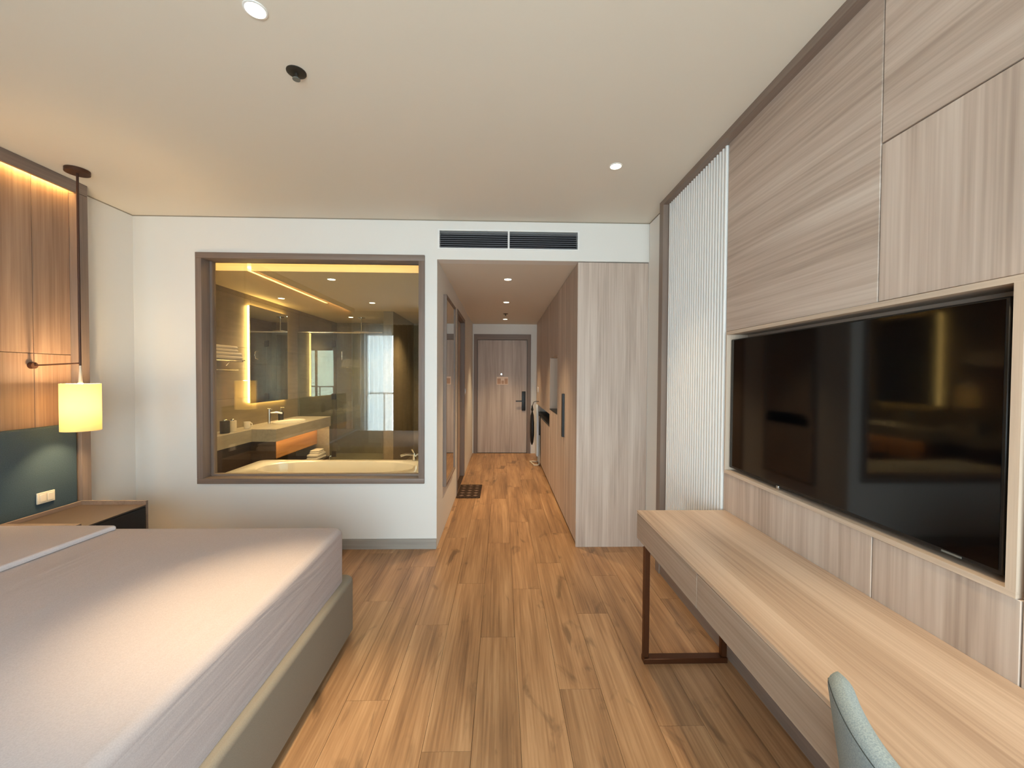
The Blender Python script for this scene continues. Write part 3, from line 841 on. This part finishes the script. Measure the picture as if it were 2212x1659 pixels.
MB().tube([(0.50, yc + 0.16, 0.012), (0.55, yc - 0.14, 0.012)], 0.012).build('foot', 'cream', ib, smooth=True)
bg_ = MB()
prof2 = [(0.02, 0.97), (0.03, 0.93), (0.045, 0.90), (0.02, 0.87), (0.055, 0.80), (0.075, 0.66), (0.075, 0.46), (0.05, 0.34), (0.015, 0.29)]
rs = []
for r, z in prof2:
    rs.append(bg_.ring([(0.535 + 0.5 * r * math.cos(2 * math.pi * i / 18), 7.02 + r * math.sin(2 * math.pi * i / 18), z) for i in range(18)]))
for p, q in zip(rs, rs[1:]): bg_.bridge(p, q)
bg_.cap(rs[0]); bg_.cap(rs[-1])
bgt = thing('black_bag', (0.56, 7.02, 0.28), 'slim black bag hanging behind the white ironing board', 'bag')
bg_.build('pouch', 'black', bgt, smooth=True)
MB().tube([(0.535, 7.02, 0.96), (0.56, 7.02, 1.03), (0.60, 7.02, 1.045), (0.649, 7.02, 1.04)], 0.006).build('hook', 'black', bgt, smooth=True)

# ------------------------------------------------------------------ bathroom shell
BX0, BX1, BZ = -3.1, -0.652, 2.455
def tiles(parent, plane, u0, u1, v0, v1, pos, thick, tw, th):
    u = u0
    while u < u1 - 0.02:
        ue = min(u + tw, u1); v = v0
        while v < v1 - 0.02:
            ve = min(v + th, v1)
            if plane == 'X': box('tile', 'tile', parent, pos, pos + thick, u + 0.0015, ue - 0.0015, v + 0.0015, ve - 0.0015)
            else: box('tile', 'tile', parent, u + 0.0015, ue - 0.0015, pos, pos + thick, v + 0.0015, ve - 0.0015)
            v = ve
        u = ue
wl = struct('wall_bathroom_left', 'grout', [(BX0 - 0.12, BX0 - 0.008, YG, YD, 0, 2.79)], 'brown tiled bathroom wall behind the lit mirror', 'wall')
tiles(wl, 'X', 3.93, YD, 0.0, BZ, BX0 - 0.008, 0.008, 1.2, 0.6)
wk = struct('wall_bathroom_back', 'grout', [(BX0 - 0.12, BX1, YD + 0.008, YD + 0.12, -0.06, 2.79)], 'brown tiled wall at the back of the shower', 'wall')
tiles(wk, 'Y', BX0, BX1, 0.0, BZ, YD, 0.008, 1.2, 0.6)
wg = struct('wall_bathroom_right', 'grout', [(-0.658, -0.6505, YG, 5.03, 0, 2.79), (-0.658, -0.6505, 6.06, YD, 0, 2.79)], 'tiled bathroom wall backing the corridor', 'wall')
wp = struct('wall_shower', 'tile', [(-1.81, -1.66, 6.30, YD, 0, BZ)], 'tiled partition wall at the side of the shower', 'wall')
cb = struct('ceiling_bathroom', 'bath_ceiling', [
    (-2.365, -0.66, 3.925, YD, BZ, BZ + 0.30), (-3.1, -2.40, 3.925, YD, BZ, BZ + 0.30), (-2.40, -2.365, 5.635, YD, BZ, BZ + 0.30),
    (-3.1, -0.66, YG, 3.925, 2.72, 2.78)], 'warm-lit bathroom ceiling with light coves', 'ceiling')
box('slot_led', 'led_soft', cb, -2.399, -2.366, 3.926, 5.634, BZ + 0.03, BZ + 0.04)
box('cove_led', 'led_soft', cb, BX0 + 0.02, BX1 - 0.03, 3.62, 3.66, 2.68, 2.70)
for x, y, lab in ((-1.737, 4.22, 'bathroom downlight over the middle of the bathtub'), (-1.747, 5.563, 'bathroom downlight in front of the shower'),
                  (-2.543, 6.96, 'downlight inside the shower'), (-2.816, 5.30, 'bathroom downlight over the washbasin counter'), (-1.15, 6.55, 'unseen bathroom light added to brighten the shower partition')):  # last entry: unseen light added to brighten the shower partition
    downlight(x, y, BZ, 0.036, DOWN_BATH, lab, 120, 0.8)

# bathroom mirror
bm_ = thing('lit_mirror', (-3.08, 5.47, 1.13), 'rectangular bathroom mirror with glowing warm edges', 'mirror')
qY0, qY1, qZ0, qZ1 = 5.045, 5.915, 1.125, 2.325
box('glass', 'mirror', bm_, -3.065, -3.058, qY0, qY1, qZ0, qZ1)
box('back_box', 'white', bm_, -3.098, -3.0655, qY0 + 0.035, qY1 - 0.035, qZ0 + 0.035, qZ1 - 0.035)
for a in ((qY0 + 0.008, qY0 + 0.034, qZ0 + 0.008, qZ1 - 0.008), (qY1 - 0.034, qY1 - 0.008, qZ0 + 0.008, qZ1 - 0.008)):
    box('edge_light', 'led_mirror', bm_, -3.092, -3.0655, *a)
for a in ((qZ0 + 0.008, qZ0 + 0.034), (qZ1 - 0.034, qZ1 - 0.008)):
    box('edge_light', 'led_mirror', bm_, -3.092, -3.0655, qY0 + 0.036, qY1 - 0.036, *a)

# vanity counter
vn = thing('vanity_counter', (-2.84, 5.4, 0), 'stone vanity counter with open lit shelf below the bathroom mirror', 'vanity')
box('counter', 'stone', vn, BX0 + 0.001, -2.585, 4.74, 6.24, 0.705, 0.85, 0.003, 1)
box('ledge', 'stone', vn, BX0 + 0.001, -2.86, 3.70, 4.739, 0.705, 0.85, 0.003, 1)
box('ledge_panel', 'dark_wood', vn, BX0 + 0.001, -2.87, 3.70, 4.739, 0.0, 0.704)
box('end_panel', 'dark_wood', vn, BX0 + 0.001, -2.60, 4.745, 4.765, 0.0, 0.704)
box('end_panel', 'stone', vn, BX0 + 0.001, -2.60, 6.215, 6.235, 0.0, 0.704)
box('drawer_front', 'amber_wood', vn, -2.80, -2.78, 4.766, 6.214, 0.44, 0.69)
box('drawer_box', 'dark_wood', vn, BX0 + 0.002, -2.801, 4.766, 6.214, 0.44, 0.69)
box('shelf', 'dark_wood', vn, BX0 + 0.002, -2.60, 4.766, 6.214, 0.22, 0.25)
box('shelf_led', 'led_soft', vn, -2.70, -2.68, 4.80, 6.18, 0.697, 0.704)
ba = MB()
nb = 32
def ell(rx, ry, z): return ba.ring([(-2.82 + rx * math.cos(2 * math.pi * i / nb), 5.50 + ry * math.sin(2 * math.pi * i / nb), z) for i in range(nb)])
rr = [ell(0.18, 0.28, 0.8505), ell(0.18, 0.28, 0.862), ell(0.165, 0.265, 0.864), ell(0.15, 0.25, 0.856), ell(0.06, 0.10, 0.852)]
for p, q in zip(rr, rr[1:]): ba.bridge(p, q)
ba.cap(rr[-1]); ba.cap(rr[0], True)
ba.build('basin', 'porcelain', vn, smooth=True)
ft_ = thing('basin_faucet', (-2.93, 5.22, 0.851), 'chrome basin faucet standing on the vanity counter', 'faucet')
MB().cyl((-2.93, 5.22, 0.851), (-2.93, 5.22, 1.04), 0.019, 0.017, 16).build('body', 'chrome', ft_, smooth=True)
MB().tube([(-2.93, 5.22, 0.995), (-2.86, 5.25, 1.0), (-2.80, 5.28, 0.985)], 0.012).build('spout', 'chrome', ft_, smooth=True)
MB().box(-2.945, -2.90, 5.20, 5.24, 1.041, 1.052, 0.003, 1).build('lever', 'chrome', ft_)
sd = thing('soap_dispenser', (-3.0, 5.62, 0.851), 'dark soap dispenser on the vanity counter by the faucet', 'dispenser')
MB().lathe(-3.0, 5.62, [(0.032, 0.851), (0.034, 0.97), (0.02, 0.985), (0.012, 1.0)], 18).build('bottle', 'dark_grey', sd, smooth=True)
MB().tube([(-3.0, 5.62, 1.0), (-3.0, 5.62, 1.03), (-2.955, 5.62, 1.03)], 0.006).build('pump', 'chrome', sd, smooth=True)
def jar(x, y, r, h, mat, name, label, cat, group=None):
    t = thing(name, (x, y, 0.851), label, cat, group)
    MB().lathe(x, y, [(r * 0.96, 0.851), (r, 0.856), (r, 0.851 + h - 0.004), (r * 0.96, 0.851 + h)], 20).build('body', mat, t, smooth=True)
    MB().lathe(x, y, [(r * 0.5, 0.851 + h), (r * 0.5, 0.851 + h + 0.012), (r * 0.2, 0.851 + h + 0.02)], 16).build('lid', 'chrome', t, smooth=True)
jar(-2.95, 4.42, 0.045, 0.13, 'dark_wood', 'tissue_jar', 'dark jar on the stone ledge below the reflected lamp', 'jar')
jar(-2.95, 4.54, 0.04, 0.12, 'cream', 'cotton_jar', 'cream jar beside the dark jar on the stone ledge', 'jar')
cu = thing('toothbrush_cup', (-2.95, 4.80, 0.851), 'white cup with a handle at the near end of the counter', 'cup')
MB().lathe(-2.95, 4.80, [(0.030, 0.851), (0.036, 0.93), (0.033, 0.93), (0.028, 0.856)], 20).build('body', 'porcelain', cu, smooth=True)
MB().tube([(-2.915, 4.80, 0.92), (-2.892, 4.80, 0.91), (-2.89, 4.80, 0.885), (-2.917, 4.80, 0.87)], 0.005).build('handle', 'porcelain', cu, smooth=True)

# shelf towels and wall rack
def towel(name, x0, x1, y0, y1, z0, h, label, group=None):
    t = thing(name, ((x0 + x1) / 2, (y0 + y1) / 2, z0), label, 'towel', group)
    box('fold', 'towel', t, x0, x1, y0, y1, z0, z0 + h * 0.49, h * 0.2, 3)
    box('fold', 'towel', t, x0 + 0.004, x1 - 0.004, y0 + 0.004, y1 - 0.004, z0 + h * 0.5, z0 + h, h * 0.2, 3)
towel('shelf_towel', -2.78, -2.62, 5.86, 6.17, 0.2505, 0.085, 'white folded towel lying on the shelf under the vanity counter')
towel('hand_towel', -2.76, -2.63, 5.92, 6.12, 0.3365, 0.05, 'smaller white towel on top of the shelf towel')
rk = thing('towel_rack', (-3.0, 4.4, 1.6), 'chrome towel rack on the tiled wall behind the bathroom window', 'rack')
for xx in (-3.05, -2.98, -2.91):
    MB().cyl((xx, 4.05, 1.635), (xx, 4.70, 1.635), 0.006, n=10).build('bar', 'chrome', rk, smooth=True)
for yy in (4.08, 4.67):
    MB().tube([(-3.099, yy, 1.58), (-3.06, yy, 1.625), (-2.91, yy, 1.625)], 0.007).build('bracket', 'chrome', rk, smooth=True)
MB().cyl((-2.98, 4.05, 1.53), (-2.98, 4.70, 1.53), 0.006, n=10).build('hanging_bar', 'chrome', rk, smooth=True)
towel('bath_towel', -3.08, -2.90, 4.10, 4.66, 1.642, 0.075, 'lower white towel folded on the chrome rack')
towel('bath_towel', -3.07, -2.91, 4.12, 4.60, 1.7175, 0.07, 'upper white towel folded on the chrome rack')

# bathtub
tb = thing('bathtub', (-1.57, 3.93, 0), 'white oval-bowled bathtub right behind the interior window', 'bathtub')
m = MB(); nb = 64
cxb, cyb = -1.57, 3.935
def sup(rx, ry, z, e):
    pts = []
    for i in range(nb):
        a = 2 * math.pi * i / nb
        c, s_ = math.cos(a), math.sin(a)
        pts.append((cxb + rx * math.copysign(abs(c) ** e, c), cyb + ry * math.copysign(abs(s_) ** e, s_), z))
    return m.ring(pts)
rings = [sup(0.885, 0.315, 0.0, 0.12), sup(0.885, 0.315, 0.56, 0.12), sup(0.90, 0.325, 0.565, 0.12), sup(0.90, 0.325, 0.595, 0.12), sup(0.892, 0.318, 0.60, 0.14),
         sup(0.74, 0.25, 0.60, 0.66), sup(0.725, 0.24, 0.59, 0.68), sup(0.69, 0.22, 0.45, 0.7), sup(0.64, 0.20, 0.25, 0.72), sup(0.55, 0.15, 0.18, 0.74)]
for p, q in zip(rings, rings[1:]): m.bridge(p, q)
m.cap(rings[0], True); m.cap(rings[-1])
m.build('tub', 'porcelain', tb, smooth=True)
tf = thing('tub_faucet', (-0.89, 4.20, 0.601), 'chrome bathtub mixer on the right end of the tub rim', 'faucet')
MB().cyl((-0.89, 4.20, 0.603), (-0.89, 4.20, 0.68), 0.022, 0.018, 16).build('body', 'chrome', tf, smooth=True)
MB().tube([(-0.89, 4.20, 0.665), (-0.97, 4.17, 0.675), (-1.02, 4.15, 0.66)], 0.013).build('spout', 'chrome', tf, smooth=True)
MB().cyl((-0.89, 4.20, 0.68), (-0.91, 4.19, 0.725), 0.012, 0.015, 12).build('knob', 'chrome', tf, smooth=True)
MB().tube([(-0.875, 4.19, 0.65), (-0.83, 4.10, 0.69), (-0.80, 4.02, 0.67), (-0.79, 3.93, 0.612)], 0.009).build('hose', 'chrome', tf, smooth=True)

# shower screen
ss = thing('shower_screen', (-2.4, 6.28, 0), 'clear glass shower screen with chrome rail at the back of the bathroom', 'shower screen')
box('pane', 'glass_sh', ss, -3.095, -2.56, 6.275, 6.285, 0.02, 2.11)
box('pane', 'glass_sh', ss, -2.55, -1.815, 6.275, 6.285, 0.02, 2.11)
MB().cyl((-3.098, 6.28, 2.125), (-1.815, 6.28, 2.125), 0.012, n=12).build('rail', 'chrome', ss, smooth=True)
for zz in (1.15, 0.27, 1.95):
    box('hinge', 'dark_grey', ss, -2.585, -2.525, 6.266, 6.294, zz - 0.045, zz + 0.045, 0.003, 1)
MB().tube([(-2.43, 6.272, 1.83), (-2.415, 6.235, 1.82), (-2.41, 6.225, 1.77), (-2.415, 6.235, 1.72), (-2.43, 6.272, 1.71)], 0.009).build('handle', 'chrome', ss, smooth=True)
sh = thing('rain_shower', (-2.38, 7.0, 2.1), 'round chrome rain shower head hanging from the bathroom ceiling', 'shower')
MB().lathe(-2.38, 7.0, [(0.12, 2.20), (0.125, 2.205), (0.12, 2.213), (0.02, 2.225)], 28).build('head', 'chrome', sh, smooth=True)
MB().cyl((-2.38, 7.0, 2.225), (-2.38, 7.0, BZ - 0.006), 0.010, n=12).build('pipe', 'chrome', sh, smooth=True)
MB().lathe(-2.38, 7.0, [(0.06, BZ - 0.008), (0.06, BZ - 0.0005)], 20).build('rose', 'chrome', sh, smooth=True)
hs_ = thing('hand_shower', (-2.48, 7.72, 0.6), 'chrome hand shower on a slide bar on the shower back wall', 'shower')
MB().cyl((-2.48, 7.71, 0.60), (-2.48, 7.71, 1.95), 0.009, n=12).build('slide_bar', 'chrome', hs_, smooth=True)
for zz in (0.62, 1.93):
    MB().cyl((-2.48, 7.71, zz), (-2.48, YD - 0.001, zz), 0.011, n=10).build('bracket', 'chrome', hs_, smooth=True)
MB().tube([(-2.47, 7.69, 1.05), (-2.46, 7.65, 0.95), (-2.455, 7.64, 0.85)], 0.012).build('handle', 'chrome', hs_, smooth=True)
MB().cyl((-2.47, 7.69, 1.07), (-2.46, 7.63, 1.06), 0.04, 0.045, 20).build('spray_head', 'chrome', hs_, smooth=True)
